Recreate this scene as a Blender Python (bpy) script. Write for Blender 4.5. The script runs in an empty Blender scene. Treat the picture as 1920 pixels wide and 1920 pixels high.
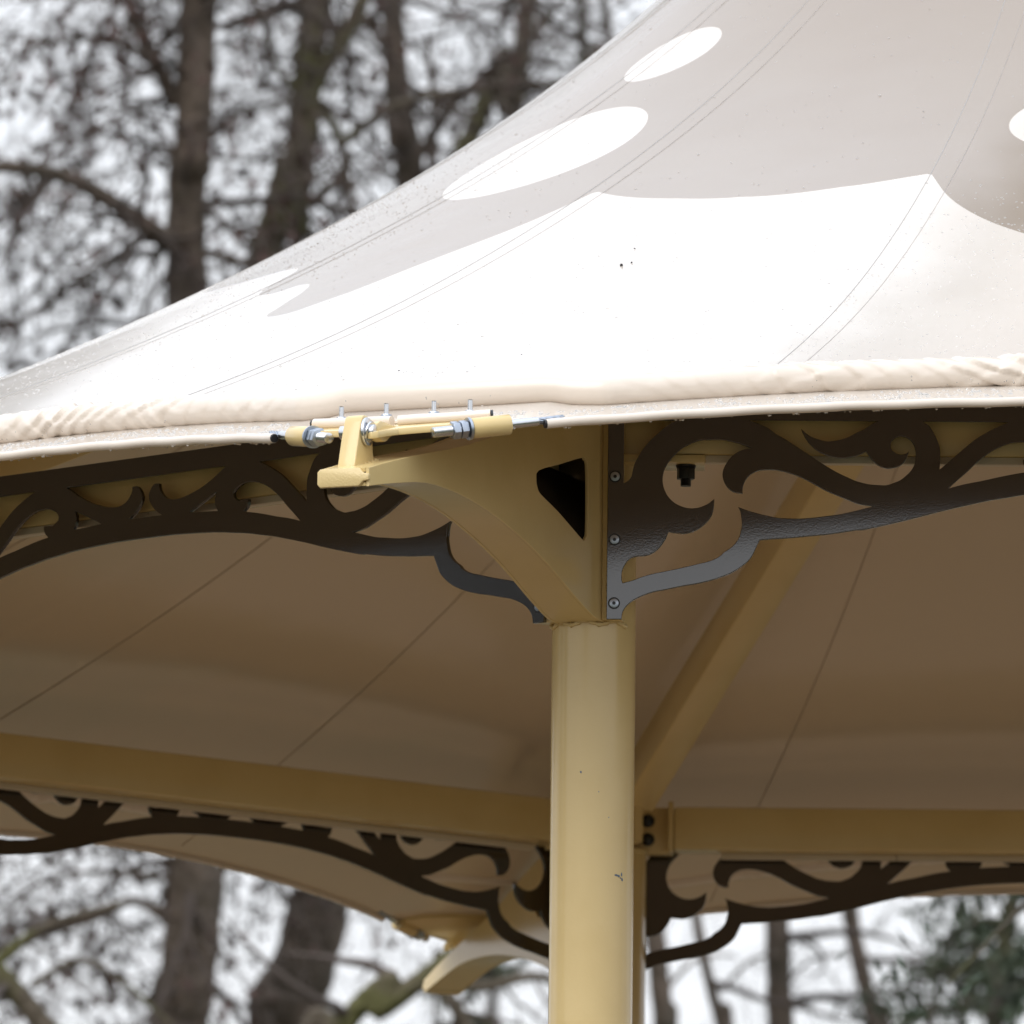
import bpy, bmesh, math, random
import numpy as np
from mathutils import Vector, Matrix
sc = bpy.context.scene
# ------------------------------------------------------------------ camera
Z0 = 4.634                                   # height of the frieze datum above the ground
F_PX = 21262.29
CAM = np.array([.185413, -19.962015, Z0-3.033844])
YA, PI_, RO = -0.01615129, 0.15088168, 0.01040549
FW = np.array([math.sin(YA)*math.cos(PI_), math.cos(YA)*math.cos(PI_), math.sin(PI_)])
_r = np.array([math.cos(YA), -math.sin(YA), 0.]); _u = np.cross(_r, FW)
RT = math.cos(RO)*_r+math.sin(RO)*_u; UP = np.cross(RT, FW)
cd = bpy.data.cameras.new('camera'); cam = bpy.data.objects.new('camera', cd); sc.collection.objects.link(cam)
cam.matrix_world = Matrix(((RT[0], UP[0], -FW[0], CAM[0]), (RT[1], UP[1], -FW[1], CAM[1]), (RT[2], UP[2], -FW[2], CAM[2]), (0, 0, 0, 1)))
cd.sensor_width = 36; cd.sensor_height = 36; cd.lens = 36*F_PX/1920; cd.clip_end = 3000; cd.clip_start = .5
cd.dof.use_dof = True; cd.dof.focus_distance = 19.9; cd.dof.aperture_fstop = 12.5
sc.camera = cam
# ------------------------------------------------------------------ sky, sun, exposure
SUN_EL, SUN_AZ = math.radians(38), math.radians(210)
w = bpy.data.worlds.new('World'); sc.world = w; w.use_nodes = True
nt = w.node_tree; N = nt.nodes; LK = nt.links
bg = N['Background']
sky = N.new('ShaderNodeTexSky'); sky.sky_type = 'NISHITA'; sky.sun_disc = False
sky.sun_elevation = SUN_EL; sky.sun_rotation = SUN_AZ; sky.dust_density = 4; sky.air_density = 1.5
tc = N.new('ShaderNodeTexCoord'); sep = N.new('ShaderNodeSeparateXYZ'); LK.new(tc.outputs['Generated'], sep.inputs[0])
ramp = N.new('ShaderNodeMapRange'); ramp.inputs['From Min'].default_value = 0; ramp.inputs['From Max'].default_value = 1
ramp.inputs['To Min'].default_value = 1.02; ramp.inputs['To Max'].default_value = 1.95
LK.new(sep.outputs['Z'], ramp.inputs['Value'])
cn = N.new('ShaderNodeTexNoise'); cn.inputs['Scale'].default_value = 2.2; cn.inputs['Detail'].default_value = 4
LK.new(tc.outputs['Generated'], cn.inputs['Vector'])
cr = N.new('ShaderNodeMapRange'); cr.inputs['To Min'].default_value = .9; cr.inputs['To Max'].default_value = 1.1
LK.new(cn.outputs['Fac'], cr.inputs['Value'])
mul = N.new('ShaderNodeMath'); mul.operation = 'MULTIPLY'; LK.new(ramp.outputs[0], mul.inputs[0]); LK.new(cr.outputs[0], mul.inputs[1])
cloud = N.new('ShaderNodeVectorMath'); cloud.operation = 'SCALE'
tint = N.new('ShaderNodeMix'); tint.data_type = 'RGBA'; tint.inputs['A'].default_value = (.965, .98, 1.008, 1); tint.inputs['B'].default_value = (.87, .955, 1.10, 1)
LK.new(sep.outputs['Z'], tint.inputs['Factor']); LK.new(tint.outputs['Result'], cloud.inputs[0])
LK.new(mul.outputs[0], cloud.inputs['Scale'])
sks = N.new('ShaderNodeVectorMath'); sks.operation = 'SCALE'; sks.inputs['Scale'].default_value = .1
LK.new(sky.outputs[0], sks.inputs[0])
mx = N.new('ShaderNodeMix'); mx.data_type = 'RGBA'; mx.inputs['Factor'].default_value = .93      # a closed cloud deck
LK.new(sks.outputs[0], mx.inputs['A']); LK.new(cloud.outputs[0], mx.inputs['B'])
LK.new(mx.outputs['Result'], bg.inputs['Color']); bg.inputs['Strength'].default_value = 1.0
sd = bpy.data.lights.new('sun', 'SUN'); sd.energy = 1.5; sd.angle = math.radians(40); sd.color = (1, .97, .92)
so = bpy.data.objects.new('sun', sd); sc.collection.objects.link(so); so.location = (-8, -20, 40)
so.rotation_euler = (math.pi/2-SUN_EL, 0, math.radians(-30))
sc.view_settings.view_transform = 'Standard'; sc.view_settings.look = 'None'; sc.view_settings.exposure = 0; sc.view_settings.gamma = 1
sc.cycles.use_denoising = True; sc.cycles.max_bounces = 6; sc.cycles.use_adaptive_sampling = True; sc.cycles.adaptive_threshold = .025; sc.cycles.transparent_max_bounces = 12
sc.cycles.sample_clamp_indirect = 6
R = random.Random(7)
# ------------------------------------------------------------------ material helpers
def mat(name, col, rough=.5, metal=0., ior=1.5, bump=None, var=None, coat=0.):
    m = bpy.data.materials.new(name); m.use_nodes = True; n = m.node_tree.nodes; l = m.node_tree.links
    p = n['Principled BSDF']; p.inputs['Base Color'].default_value = (*col, 1); p.inputs['Roughness'].default_value = rough
    p.inputs['Metallic'].default_value = metal; p.inputs['IOR'].default_value = ior; p.inputs['Coat Weight'].default_value = coat
    t = n.new('ShaderNodeTexCoord')
    if var:
        sc_, col2, lo, hi = var
        x = n.new('ShaderNodeTexNoise'); x.inputs['Scale'].default_value = sc_; x.inputs['Detail'].default_value = 6
        l.new(t.outputs['Object'], x.inputs['Vector'])
        mr = n.new('ShaderNodeMapRange'); mr.inputs['From Min'].default_value = lo; mr.inputs['From Max'].default_value = hi
        l.new(x.outputs['Fac'], mr.inputs['Value'])
        k = n.new('ShaderNodeMix'); k.data_type = 'RGBA'; k.inputs['A'].default_value = (*col, 1); k.inputs['B'].default_value = (*col2, 1)
        l.new(mr.outputs[0], k.inputs['Factor']); l.new(k.outputs['Result'], p.inputs['Base Color'])
    if bump:
        s_, st, d_ = bump
        x = n.new('ShaderNodeTexNoise'); x.inputs['Scale'].default_value = s_; x.inputs['Detail'].default_value = 3
        l.new(t.outputs['Object'], x.inputs['Vector'])
        b = n.new('ShaderNodeBump'); b.inputs['Strength'].default_value = st; b.inputs['Distance'].default_value = d_
        l.new(x.outputs['Fac'], b.inputs['Height']); l.new(b.outputs['Normal'], p.inputs['Normal'])
    return m
M = {}
M['cream'] = mat('cream_paint', (.69, .525, .25), .2, ior=1.5, bump=(150, .07, .003), var=(7, (.645, .48, .215), .42, .78))
M['brown'] = mat('brown_powder_coat', (.016, .009, .005), .12, ior=1.95, bump=(320, .03, .003))
M['steel'] = mat('polished_steel', (.62, .63, .65), .22, 1, bump=(240, .05, .002))
M['zinc'] = mat('zinc_plated', (.42, .46, .52), .34, 1, bump=(300, .1, .002))
M['black'] = mat('black_steel', (.012, .012, .014), .4, bump=(300, .1, .002))
M['bolt'] = mat('dark_bolt_head', (.05, .055, .06), .35, .8)
M['strip'] = mat('cream_strip', (.62, .54, .42), .5)
M['hole_shade'] = mat('painted_hole_shade', (.01, .009, .008), .7)
M['weld'] = mat('weld_paint', (.68, .52, .25), .3, bump=(300, .25, .003))
M['bark'] = mat('bark_grey_brown', (.15, .113, .088), .95, bump=(14, .9, .06), var=(3.2, (.085, .068, .05), .4, .65))
M['bark2'] = mat('bark_dark', (.075, .06, .048), .95, bump=(14, .9, .06), var=(2.4, (.08, .08, .035), .5, .62))
M['moss'] = mat('mossy_bark', (.115, .092, .066), .95, bump=(18, .9, .05), var=(2.2, (.095, .09, .032), .5, .62))
M['twig'] = mat('twig', (.085, .066, .056), .95)
M['leaf'] = mat('withered_leaf', (.085, .044, .036), .8, var=(.9, (.06, .046, .036), .4, .6))
M['needle'] = mat('evergreen_needle', (.034, .055, .03), .7, var=(.8, (.06, .072, .036), .4, .6))
M['grass'] = mat('grass_ground', (.055, .065, .028), .95, bump=(20, .8, .05), var=(.6, (.085, .07, .04), .4, .65))
M['paving'] = mat('brown_paving', (.155, .095, .048), .6, bump=(30, .4, .01), var=(2.5, (.115, .07, .036), .4, .65))
# ------------------------------------------------------------------ mesh helpers
COL = sc.collection
def link(name, me, parent=None, m=None):
    o = bpy.data.objects.new(name, me); COL.objects.link(o)
    if parent is not None: o.parent = parent
    if m is not None: me.materials.append(m)
    return o
def bm_obj(name, bm, m, parent=None, smooth=False, angle=None):
    bmesh.ops.recalc_face_normals(bm, faces=bm.faces)
    me = bpy.data.meshes.new(name); bm.to_mesh(me); bm.free()
    if smooth: me.shade_smooth()
    if angle: me.set_sharp_from_angle(angle=math.radians(angle))
    return link(name, me, parent, m)
def add_tube(bm, pts, rad, n=12, cap=True):
    pts = [Vector(p) for p in pts]; k = len(pts)
    rad = rad if hasattr(rad, '__len__') else [rad]*k
    rings = []; ref = None
    for i, p in enumerate(pts):
        t = (pts[min(i+1, k-1)]-pts[max(i-1, 0)]).normalized()
        if ref is None: ref = t.orthogonal().normalized()
        ref = (ref-t*ref.dot(t)).normalized(); b = t.cross(ref)
        rings.append([bm.verts.new(p+(ref*math.cos(2*math.pi*j/n)+b*math.sin(2*math.pi*j/n))*rad[i]) for j in range(n)])
    for a, b in zip(rings, rings[1:]):
        for j in range(n): bm.faces.new((a[j], a[(j+1) % n], b[(j+1) % n], b[j]))
    if cap:
        bm.faces.new(rings[0][::-1]); bm.faces.new(rings[-1])
def add_box(bm, lo, hi, bev=0., mtx=None):
    r = bmesh.ops.create_cube(bm, size=1)
    c = [(a+b)/2 for a, b in zip(lo, hi)]; s = [b-a for a, b in zip(lo, hi)]
    for v in r['verts']: v.co = Vector((v.co.x*s[0]+c[0], v.co.y*s[1]+c[1], v.co.z*s[2]+c[2]))
    if bev:
        es = list({e for v in r['verts'] for e in v.link_edges}); q = bmesh.ops.bevel(bm, geom=es, offset=bev, segments=2, profile=.5, affect='EDGES')
        vs = list({v for f in q['faces'] for v in f.verts} | {v for v in r['verts'] if v.is_valid})
    else: vs = r['verts']
    if mtx is not None:
        for v in vs: v.co = mtx @ v.co
def add_prism(bm, poly, lo, hi, f):
    """poly in 2D, extruded lo..hi; f(u, v, w) -> point"""
    a = [bm.verts.new(f(u, v, lo)) for u, v in poly]; b = [bm.verts.new(f(u, v, hi)) for u, v in poly]
    bm.faces.new(a[::-1]); bm.faces.new(b); n = len(poly)
    for i in range(n): bm.faces.new((a[i], a[(i+1) % n], b[(i+1) % n], b[i]))
def bevel_all(bm, w, seg=2, ang=30):
    bmesh.ops.recalc_face_normals(bm, faces=bm.faces)
    es = [e for e in bm.edges if len(e.link_faces) == 2 and e.calc_face_angle(0) > math.radians(ang)]
    bmesh.ops.bevel(bm, geom=es, offset=w, segments=seg, profile=.5, affect='EDGES')
def smooth_poly(pts, closed=True, sub=3, corner=48):
    """Catmull-Rom through the points, corners kept sharp"""
    P = [Vector((a, b)) for a, b in pts]; n = len(P); out = []
    def sharp(i):
        if not closed and i in (0, n-1): return True
        a = P[i]-P[i-1]; b = P[(i+1) % n]-P[i]
        return a.length < 1e-7 or b.length < 1e-7 or math.degrees(a.angle(b)) > corner
    S = [sharp(i) for i in range(n)]
    for i in range(n if closed else n-1):
        p1 = P[i]; p2 = P[(i+1) % n]
        p0 = p1-(p2-p1) if S[i] else P[i-1]
        p3 = p2+(p2-p1) if S[(i+1) % n] else P[(i+2) % n]
        if S[i] and S[(i+1) % n]: out.append(tuple(p1)); continue
        for k in range(sub):
            t = k/sub
            q = .5*(2*p1+(p2-p0)*t+(2*p0-5*p1+4*p2-p3)*t*t+(3*p1-p0-3*p2+p3)*t**3)
            out.append((q.x, q.y))
    if not closed: out.append(tuple(P[-1]))
    return out
def plate_mesh(name, outer, holes, depth, bev):
    """flat cut plate lying in local X-Z, thickness along Y"""
    cu = bpy.data.curves.new(name, 'CURVE'); cu.dimensions = '2D'; cu.fill_mode = 'BOTH'; cu.extrude = depth/2-bev; cu.bevel_depth = bev; cu.bevel_resolution = 1; cu.offset = -bev
    for poly in [outer]+holes:
        s = cu.splines.new('POLY'); s.points.add(len(poly)-1); s.use_cyclic_u = True
        for p, (x, y) in zip(s.points, poly): p.co = (x, y, 0, 1)
    o = bpy.data.objects.new(name, cu); COL.objects.link(o)
    dg = bpy.context.evaluated_depsgraph_get(); me = bpy.data.meshes.new_from_object(o.evaluated_get(dg))
    bpy.data.objects.remove(o)
    me.transform(Matrix.Rotation(math.pi/2, 4, 'X')); me.name = name
    return me
def copy_tree(o, parent):
    c = o.copy(); COL.objects.link(c); c.parent = parent
    for ch in list(o.children): copy_tree(ch, c)
    return c
def tag(o, label=None, cat=None, group=None, kind=None):
    if label: o['label'] = label
    if cat: o['category'] = cat
    if group: o['group'] = group
    if kind: o['kind'] = kind
    return o
# ------------------------------------------------------------------ the ground
bm = bmesh.new(); bmesh.ops.create_grid(bm, x_segments=60, y_segments=60, size=900)
for v in bm.verts:
    d = v.co.length
    v.co.z = .0 if d < 40 else .5*math.sin(v.co.x*.02)*math.sin(v.co.y*.017)*min(1, (d-40)/100)
tag(bm_obj('ground', bm, M['grass']), kind='structure')
bm = bmesh.new(); bmesh.ops.create_circle(bm, cap_ends=True, radius=8.5, segments=72, matrix=Matrix.Translation((1.03, 2.9, .006)))
tag(bm_obj('pavement', bm, M['paving']), kind='structure')
# ------------------------------------------------------------------ pavilion plan
TH, L, WD = 0.733702747, 2.0686578, 5.79
KX, KY = L*math.cos(TH), L*math.sin(TH)
V = [Vector(p) for p in ((0, 0), (-KX, KY), (-KX, WD-KY), (0, WD), (L, WD), (L+KX, WD-KY), (L+KX, KY), (L, 0))]
CEN = Vector((L/2, WD/2))
pav = bpy.data.objects.new('pavilion', None); COL.objects.link(pav); pav.location = (0, 0, 0)
tag(pav, 'cream steel garden pavilion with dark brown scrollwork and a white tent roof', 'pavilion')
def outdir(k):
    a = (V[(k+1) % 8]-V[k]).normalized(); b = (V[k-1]-V[k]).normalized(); return -(a+b).normalized()
def at_vertex(k):      # local X = outwards, Y = to the right seen from outside
    d = outdir(k); return Matrix.Translation((V[k].x, V[k].y, Z0)) @ Matrix.Rotation(math.atan2(d.y, d.x), 4, 'Z')
def at_side(k):        # local X along the side from V[k], Y towards the inside
    a, b = V[k], V[k-1] # V[0]->V[7] is the near right side
    d = (b-a); ang = math.atan2(d.y, d.x); return Matrix.Translation((a.x, a.y, Z0)) @ Matrix.Rotation(ang, 4, 'Z'), d.length
# ---- membrane surface
GP = np.array([(.0, 2.95), (.15, 2.6), (.35, 2.25), (.6, 1.86), (.943, 1.473), (1.22, 1.24), (1.57, .998), (1.93, .793), (2.41, .548), (3.0, .31), (3.59, .1), (4.1, -.08), (4.6, -.25)])
_cf = np.polyfit(GP[:, 0], GP[:, 1], 7)
def g(r): return np.polyval(_cf, r)
def boundary(n=48):
    pts = []
    for k in range(8):
        A, B = V[k], V[(k+1) % 8]; l = (B-A).length; d = (B-A)/l; nm = Vector((d.y, -d.x))
        if nm.dot((A+B)/2-CEN) < 0: nm = -nm
        for i in range(n+1):
            s_ = -.129+(l+.258)*i/n; q = (s_-l/2)/(l/2)*1.0343
            p = A+d*s_+nm*(.693+.147*q*q); pts.append((p.x, p.y, max(.101-.0634*q*q, .022), k, s_))
    return pts
BD = boundary()
_b = np.array(BD); _ph = np.arctan2(_b[:, 1]-CEN.y, _b[:, 0]-CEN.x); _o = np.argsort(_ph)
PH = np.concatenate([_ph[_o]-2*np.pi, _ph[_o], _ph[_o]+2*np.pi]); RR = np.tile(np.hypot(_b[_o, 0]-CEN.x, _b[_o, 1]-CEN.y), 3); ZE = np.tile(_b[_o, 2], 3)
def surf(phi, frac=None, r=None):
    Re = np.interp(phi, PH, RR); ze = np.interp(phi, PH, ZE)
    r = Re*frac if r is None else r
    z = g(r)+(ze-g(Re))*np.clip(r/Re, 0, 1.2)**4
    return Vector((CEN.x+r*math.cos(phi), CEN.y+r*math.sin(phi), Z0+float(z)))
def surf_n(phi, r):
    e = .01; a = surf(phi+e, r=r)-surf(phi-e, r=r); b = surf(phi, r=r+e)-surf(phi, r=r-e)
    n = a.cross(b).normalized(); return n if n.z > 0 else -n
# ---- membrane material: cream cloth, taupe printed cap with cream spots
def membrane_mat():
    m = bpy.data.materials.new('printed_pvc_membrane'); m.use_nodes = True; n = m.node_tree.nodes; l = m.node_tree.links; p = n['Principled BSDF']
    geo = n.new('ShaderNodeNewGeometry'); t = n.new('ShaderNodeTexCoord')
    def math_(op, a, b=None, c=None):
        x = n.new('ShaderNodeMath'); x.operation = op
        for i, v in enumerate((a, b, c)):
            if v is None: continue
            if isinstance(v, (int, float)): x.inputs[i].default_value = v
            else: l.new(v, x.inputs[i])
        return x.outputs[0]
    pos = t.outputs['Object']; s = n.new('ShaderNodeSeparateXYZ'); l.new(pos, s.inputs[0])
    dx = math_('SUBTRACT', s.outputs[0], CEN.x); dy = math_('SUBTRACT', s.outputs[1], CEN.y)
    phi = math_('ARCTAN2', dy, dx); r = math_('SQRT', math_('ADD', math_('MULTIPLY', dx, dx), math_('MULTIPLY', dy, dy)))
    ab = math_('ABSOLUTE', phi); fold = math_('DIVIDE', math_('MINIMUM', ab, math_('SUBTRACT', math.pi, ab)), math.pi/2)
    fc = n.new('ShaderNodeFloatCurve'); l.new(fold, fc.inputs['Value']); cv = fc.mapping.curves[0]
    PT = [(0, 2.35), (8, 2.3), (16, 2.14), (23, 1.95), (28, 2.05), (33, 2.08), (38.2, 2.06), (40, 2.19), (42, 2.235), (43.5, 2.205), (44.9, 2.245), (46, 2.35), (47.5, 2.43), (49, 2.37), (51.3, 2.18), (54.4, 1.99), (56, 1.86), (59, 1.91), (62.3, 1.946), (67.6, 1.977), (72.1, 1.959), (77.6, 1.893), (80.2, 2.08), (83.8, 2.245), (86.5, 2.33), (90, 2.36)]
    for i, (b_, q) in enumerate(PT):
        if i < 2: cv.points[i].location = ((b_/90, q-1.6) if i == 0 else (1, PT[-1][1]-1.6))
    for b_, q in PT[1:-1]: cv.points.new(b_/90, q-1.6)
    for q in cv.points: q.handle_type = 'AUTO' if abs(q.location[0]*90-77.6) > .1 and abs(q.location[0]*90-56) > .1 else 'VECTOR'
    fc.mapping.update(); rb = math_('ADD', fc.outputs[0], 1.6)
    cap = math_('LESS_THAN', r, rb)
    spots = [((.14, 2.05, 1.225), .107), ((-.107, 1.77, .97), .215), ((.935, 1.245, .945), .155)]
    rr = random.Random(3)
    for a in (-70, -58, -40, -20, 5, 30, 60, 95, 130, 165, 195):
        q = surf(math.radians(a), r=rr.uniform(1.0, 1.8)); spots.append(((q.x, q.y, q.z-Z0), rr.uniform(.1, .2)))
    for c_, rad in spots:
        d = n.new('ShaderNodeVectorMath'); d.operation = 'DISTANCE'; l.new(pos, d.inputs[0]); d.inputs[1].default_value = (c_[0], c_[1], c_[2]+Z0)
        cap = math_('MULTIPLY', cap, math_('GREATER_THAN', d.outputs['Value'], rad))
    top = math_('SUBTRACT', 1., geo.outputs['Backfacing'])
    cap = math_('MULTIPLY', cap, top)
    nz = n.new('ShaderNodeTexNoise'); nz.inputs['Scale'].default_value = 3; nz.inputs['Detail'].default_value = 5; l.new(pos, nz.inputs['Vector'])
    c1 = n.new('ShaderNodeMix'); c1.data_type = 'RGBA'; c1.inputs['A'].default_value = (.60, .535, .465, 1); c1.inputs['B'].default_value = (.64, .575, .505, 1); l.new(nz.outputs['Fac'], c1.inputs['Factor'])
    c2 = n.new('ShaderNodeMix'); c2.data_type = 'RGBA'; c2.inputs['A'].default_value = (.262, .202, .148, 1); c2.inputs['B'].default_value = (.295, .235, .175, 1); l.new(nz.outputs['Fac'], c2.inputs['Factor'])
    k = n.new('ShaderNodeMix'); k.data_type = 'RGBA'; l.new(cap, k.inputs['Factor']); l.new(c1.outputs['Result'], k.inputs['A']); l.new(c2.outputs['Result'], k.inputs['B'])
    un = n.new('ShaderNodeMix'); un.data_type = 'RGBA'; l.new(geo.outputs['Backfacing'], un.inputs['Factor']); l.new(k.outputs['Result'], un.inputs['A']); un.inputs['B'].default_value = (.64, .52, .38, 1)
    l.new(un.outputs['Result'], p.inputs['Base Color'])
    p.inputs['Roughness'].default_value = .15; p.inputs['IOR'].default_value = 1.66
    b1 = n.new('ShaderNodeTexNoise'); b1.inputs['Scale'].default_value = 2.6; b1.inputs['Detail'].default_value = 2; l.new(pos, b1.inputs['Vector'])
    b = n.new('ShaderNodeBump'); b.inputs['Strength'].default_value = .10; b.inputs['Distance'].default_value = .05; l.new(b1.outputs['Fac'], b.inputs['Height'])
    wv = n.new('ShaderNodeTexNoise'); wv.inputs['Scale'].default_value = 420; l.new(pos, wv.inputs['Vector'])
    b2 = n.new('ShaderNodeBump'); b2.inputs['Strength'].default_value = .05; b2.inputs['Distance'].default_value = .002; l.new(wv.outputs['Fac'], b2.inputs['Height']); l.new(b.outputs['Normal'], b2.inputs['Normal'])
    l.new(b2.outputs['Normal'], p.inputs['Normal'])
    tl = n.new('ShaderNodeBsdfTranslucent'); tl.inputs['Color'].default_value = (.85, .66, .42, 1)
    ms = n.new('ShaderNodeMixShader'); ms.inputs[0].default_value = .008; l.new(p.outputs[0], ms.inputs[1]); l.new(tl.outputs[0], ms.inputs[2]); l.new(ms.outputs[0], n['Material Output'].inputs['Surface'])
    return m
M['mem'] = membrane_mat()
M['roll'] = mat('cream_pvc_roll', (.73, .64, .55), .2, ior=1.5, bump=(60, .06, .006))
M['thread'] = mat('seam_thread', (.36, .345, .33), .6); M['overlap'] = mat('seam_overlap', (.46, .42, .39), .5); M['under'] = mat('seam_underside', (.44, .36, .27), .6)
# ---- membrane sheet
phis = [math.atan2(p[1]-CEN.y, p[0]-CEN.x) for p in BD]
NR_ = 56; rows = []
bm = bmesh.new()
for j in range(NR_+1):
    f = (.045+.955*(j/NR_)**.9); rows.append([bm.verts.new(surf(a, frac=f)) for a in phis])
n = len(phis)
for a, b in zip(rows, rows[1:]):
    for i in range(n): bm.faces.new((a[i], a[(i+1) % n], b[(i+1) % n], b[i]))
bm.normal_update()
if sum(f.normal.z for f in bm.faces) < 0: bmesh.ops.reverse_faces(bm, faces=bm.faces)
me = bpy.data.meshes.new('roof_membrane'); bm.to_mesh(me); bm.free(); me.shade_smooth()
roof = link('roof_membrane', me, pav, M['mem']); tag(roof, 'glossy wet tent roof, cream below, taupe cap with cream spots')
# ---- welded seams (raised bands with a stitched edge)
SEAMS = [s_*a for a in (23, 39.7, 55.4, 77.6, 102.4, 124.6, 140.3, 157) for s_ in (-1, 1)]
for sa in SEAMS:
    ph = math.radians(sa)
    def line(dw, dz, rad, f1=.955):
        P = []
        for j in range(150):
            Re = float(np.interp(ph, PH, RR)); r = Re*(.1+(f1-.1)*j/149); a = ph+dw/r; q = surf(math.atan2(math.sin(a), math.cos(a)), r=r); q.z += dz; P.append(q)
        b_ = bmesh.new(); add_tube(b_, P, rad, 5); return b_
    bm_obj('seam', line(0, .0002, .0008), M['thread'], roof, True)
    bm_obj('seam', line(.046, .0006, .0004), M['overlap'], roof, True)
    bm_obj('seam', line(0, -.0008, .0012, .99), M['under'], roof, True)
# ---- rolled rain guard above the edge
bm = bmesh.new(); path = []
for k in range(8):
    A, B = V[k], V[(k+1) % 8]; l = (B-A).length; d = (B-A)/l; nm = Vector((d.y, -d.x))
    if nm.dot((A+B)/2-CEN) < 0: nm = -nm
    ns = int(l/.0042)
    for i in range(ns+1):
        s_ = .03+(l-.06)*i/ns; q = (s_-l/2)/(l/2)*1.0343; p = A+d*s_+nm*(.693+.147*q*q-.155)
        path.append((p.x, p.y, min(s_, l-s_), (s_ if s_ < l/2 else -(l-s_)), k))
    d2 = (V[(k+2) % 8]-B).normalized(); nm2 = Vector((d2.y, -d2.x))
    if nm2.dot(B-CEN) < 0: nm2 = -nm2
    q = (.03-l/2)/(l/2)*1.0343; e_ = .693+.147*q*q-.155
    p0 = B-d*.03+nm*e_; p3 = B+d2*.03+nm2*e_; dd = d-nm*.28; dd2 = d2+nm2*.28; cc = (p3-p0).length*.42
    for i in range(1, 24):
        t = i/24; b0, b1, b2, b3 = (1-t)**3, 3*t*(1-t)**2, 3*t*t*(1-t), t**3
        p = p0*b0+(p0+dd*cc)*b1+(p3-d2*cc+nm2*.28*cc*-1)*b2+p3*b3
        path.append((p.x, p.y, 0, 0, k))
NS = 38; rings = []; rp = random.Random(5); jit = 0.
for i, (x, y, dist, sg, k) in enumerate(path):
    x0, y0 = path[i-1][:2]; x1, y1 = path[(i+1) % len(path)][:2]
    tx, ty = x1-x0, y1-y0; tl = math.hypot(tx, ty); ox, oy = x-CEN.x, y-CEN.y; ol = math.hypot(ox, oy)
    nx, ny = ty/tl, -tx/tl
    if nx*ox+ny*oy < 0: nx, ny = -nx, -ny
    ph = math.atan2(oy, ox); c0 = surf(ph, r=ol); amp = min(1, max(0, (dist-.03)/.4))*(.8+.2*math.sin(dist*19))
    jit = .22*math.sin(sg*7.3+k*1.7)+.15*math.sin(sg*17.9+k); ring = []
    for j in range(NS):
        th = 2*math.pi*j/NS
        u_ = abs(sg); t1 = (u_/.056+jit*2.0+.62*th+.25*math.sin(th*2+u_*9)) % 1; t2 = (u_/.093-jit*2.3-.45*th+.3*math.sin(u_*23)) % 1
        w1 = (t1/.11 if t1 < .11 else (1-t1)/.89)-.5; w2 = (t2/.16 if t2 < .16 else (1-t2)/.84)-.5
        top_ = .5+.5*math.sin(th+.25); loc = .6+.4*math.sin(u_*13.7+k)*math.sin(u_*5.1+2*k)
        rad = .0288*(1+amp*loc*(.38*w1*(.4+.6*top_)+.2*w2)+.02*math.sin(u_*17+th))
        ring.append(bm.verts.new((c0.x+nx*rad*math.cos(th), c0.y+ny*rad*math.cos(th), c0.z+.021+rad*math.sin(th))))
    rings.append(ring)
for a, b in zip(rings, rings[1:]+rings[:1]):
    for j in range(NS): bm.faces.new((a[j], a[(j+1) % NS], b[(j+1) % NS], b[j]))
roll = bm_obj('edge_roll', bm, M['roll'], roof, smooth=True); tag(roll, 'wrinkled cream roll running along the roof edge')
# ---- edge cable pockets
for k in range(8):
    A, B = V[k], V[(k+1) % 8]; l = (B-A).length; d = (B-A)/l; nm = Vector((d.y, -d.x))
    if nm.dot((A+B)/2-CEN) < 0: nm = -nm
    P = []
    for i in range(121):
        s_ = -.066+(l+.132)*i/120; q = (s_-l/2)/(l/2)*1.0343; p = A+d*s_+nm*(.693+.147*q*q+.004)
        P.append((p.x, p.y, Z0+.101-.0634*q*q-.003+.0006*math.sin(s_*40)))
    bm = bmesh.new(); add_tube(bm, P, [.0083+.0006*math.sin(i*1.7)*(i % 23 < 2) for i in range(121)], 14)
    pk = bm_obj('edge_cable_pocket', bm, M['roll'], roof, smooth=True, angle=50)
    for a_, b_ in ((P[0], P[1]), (P[-1], P[-2])):
        t = (Vector(b_)-Vector(a_)).normalized(); bm = bmesh.new(); add_tube(bm, [Vector(a_)+t*.002, Vector(a_)-t*.0035], [.0079, .0072], 14); bm_obj('mouth_shade_stub', bm, M['black'], pk)  # black stub painted in for the shade inside the open pocket
# ---- water drops
drop_v = []; drop_f = []
def add_drop(p, nrm, r, flat=.55):
    t = nrm.orthogonal().normalized(); b = nrm.cross(t); base = len(drop_v); a0 = R.uniform(0, 6)
    for lv, (rr, h) in enumerate(((1, -.1), (.8, .55), (.38, .92))):
        for j in range(7):
            a = a0+2*math.pi*j/7; q = p+(t*math.cos(a)+b*math.sin(a))*r*rr+nrm*(r*flat*h); drop_v.append(q)
    drop_v.append(p+nrm*r*flat)
    for lv in range(2):
        for j in range(7): drop_f.append((base+lv*7+j, base+lv*7+(j+1) % 7, base+lv*7+7+(j+1) % 7, base+lv*7+7+j))
    for j in range(7): drop_f.append((base+14+j, base+14+(j+1) % 7, base+21))
rd = random.Random(21)
for i in range(5200):                                   # sparse over the cloth
    ph = math.radians(rd.uniform(-190, -70)); Re = float(np.interp(ph, PH, RR)); r = Re*math.sqrt(rd.uniform(.04, .90))
    if math.sin(ph*37+r*9)+math.sin(r*23-ph*11) < rd.uniform(-2, 1.4): continue
    add_drop(surf(ph, r=r), surf_n(ph, r), rd.uniform(.001, .0025)*(1.5 if rd.random() < .1 else 1))
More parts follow.
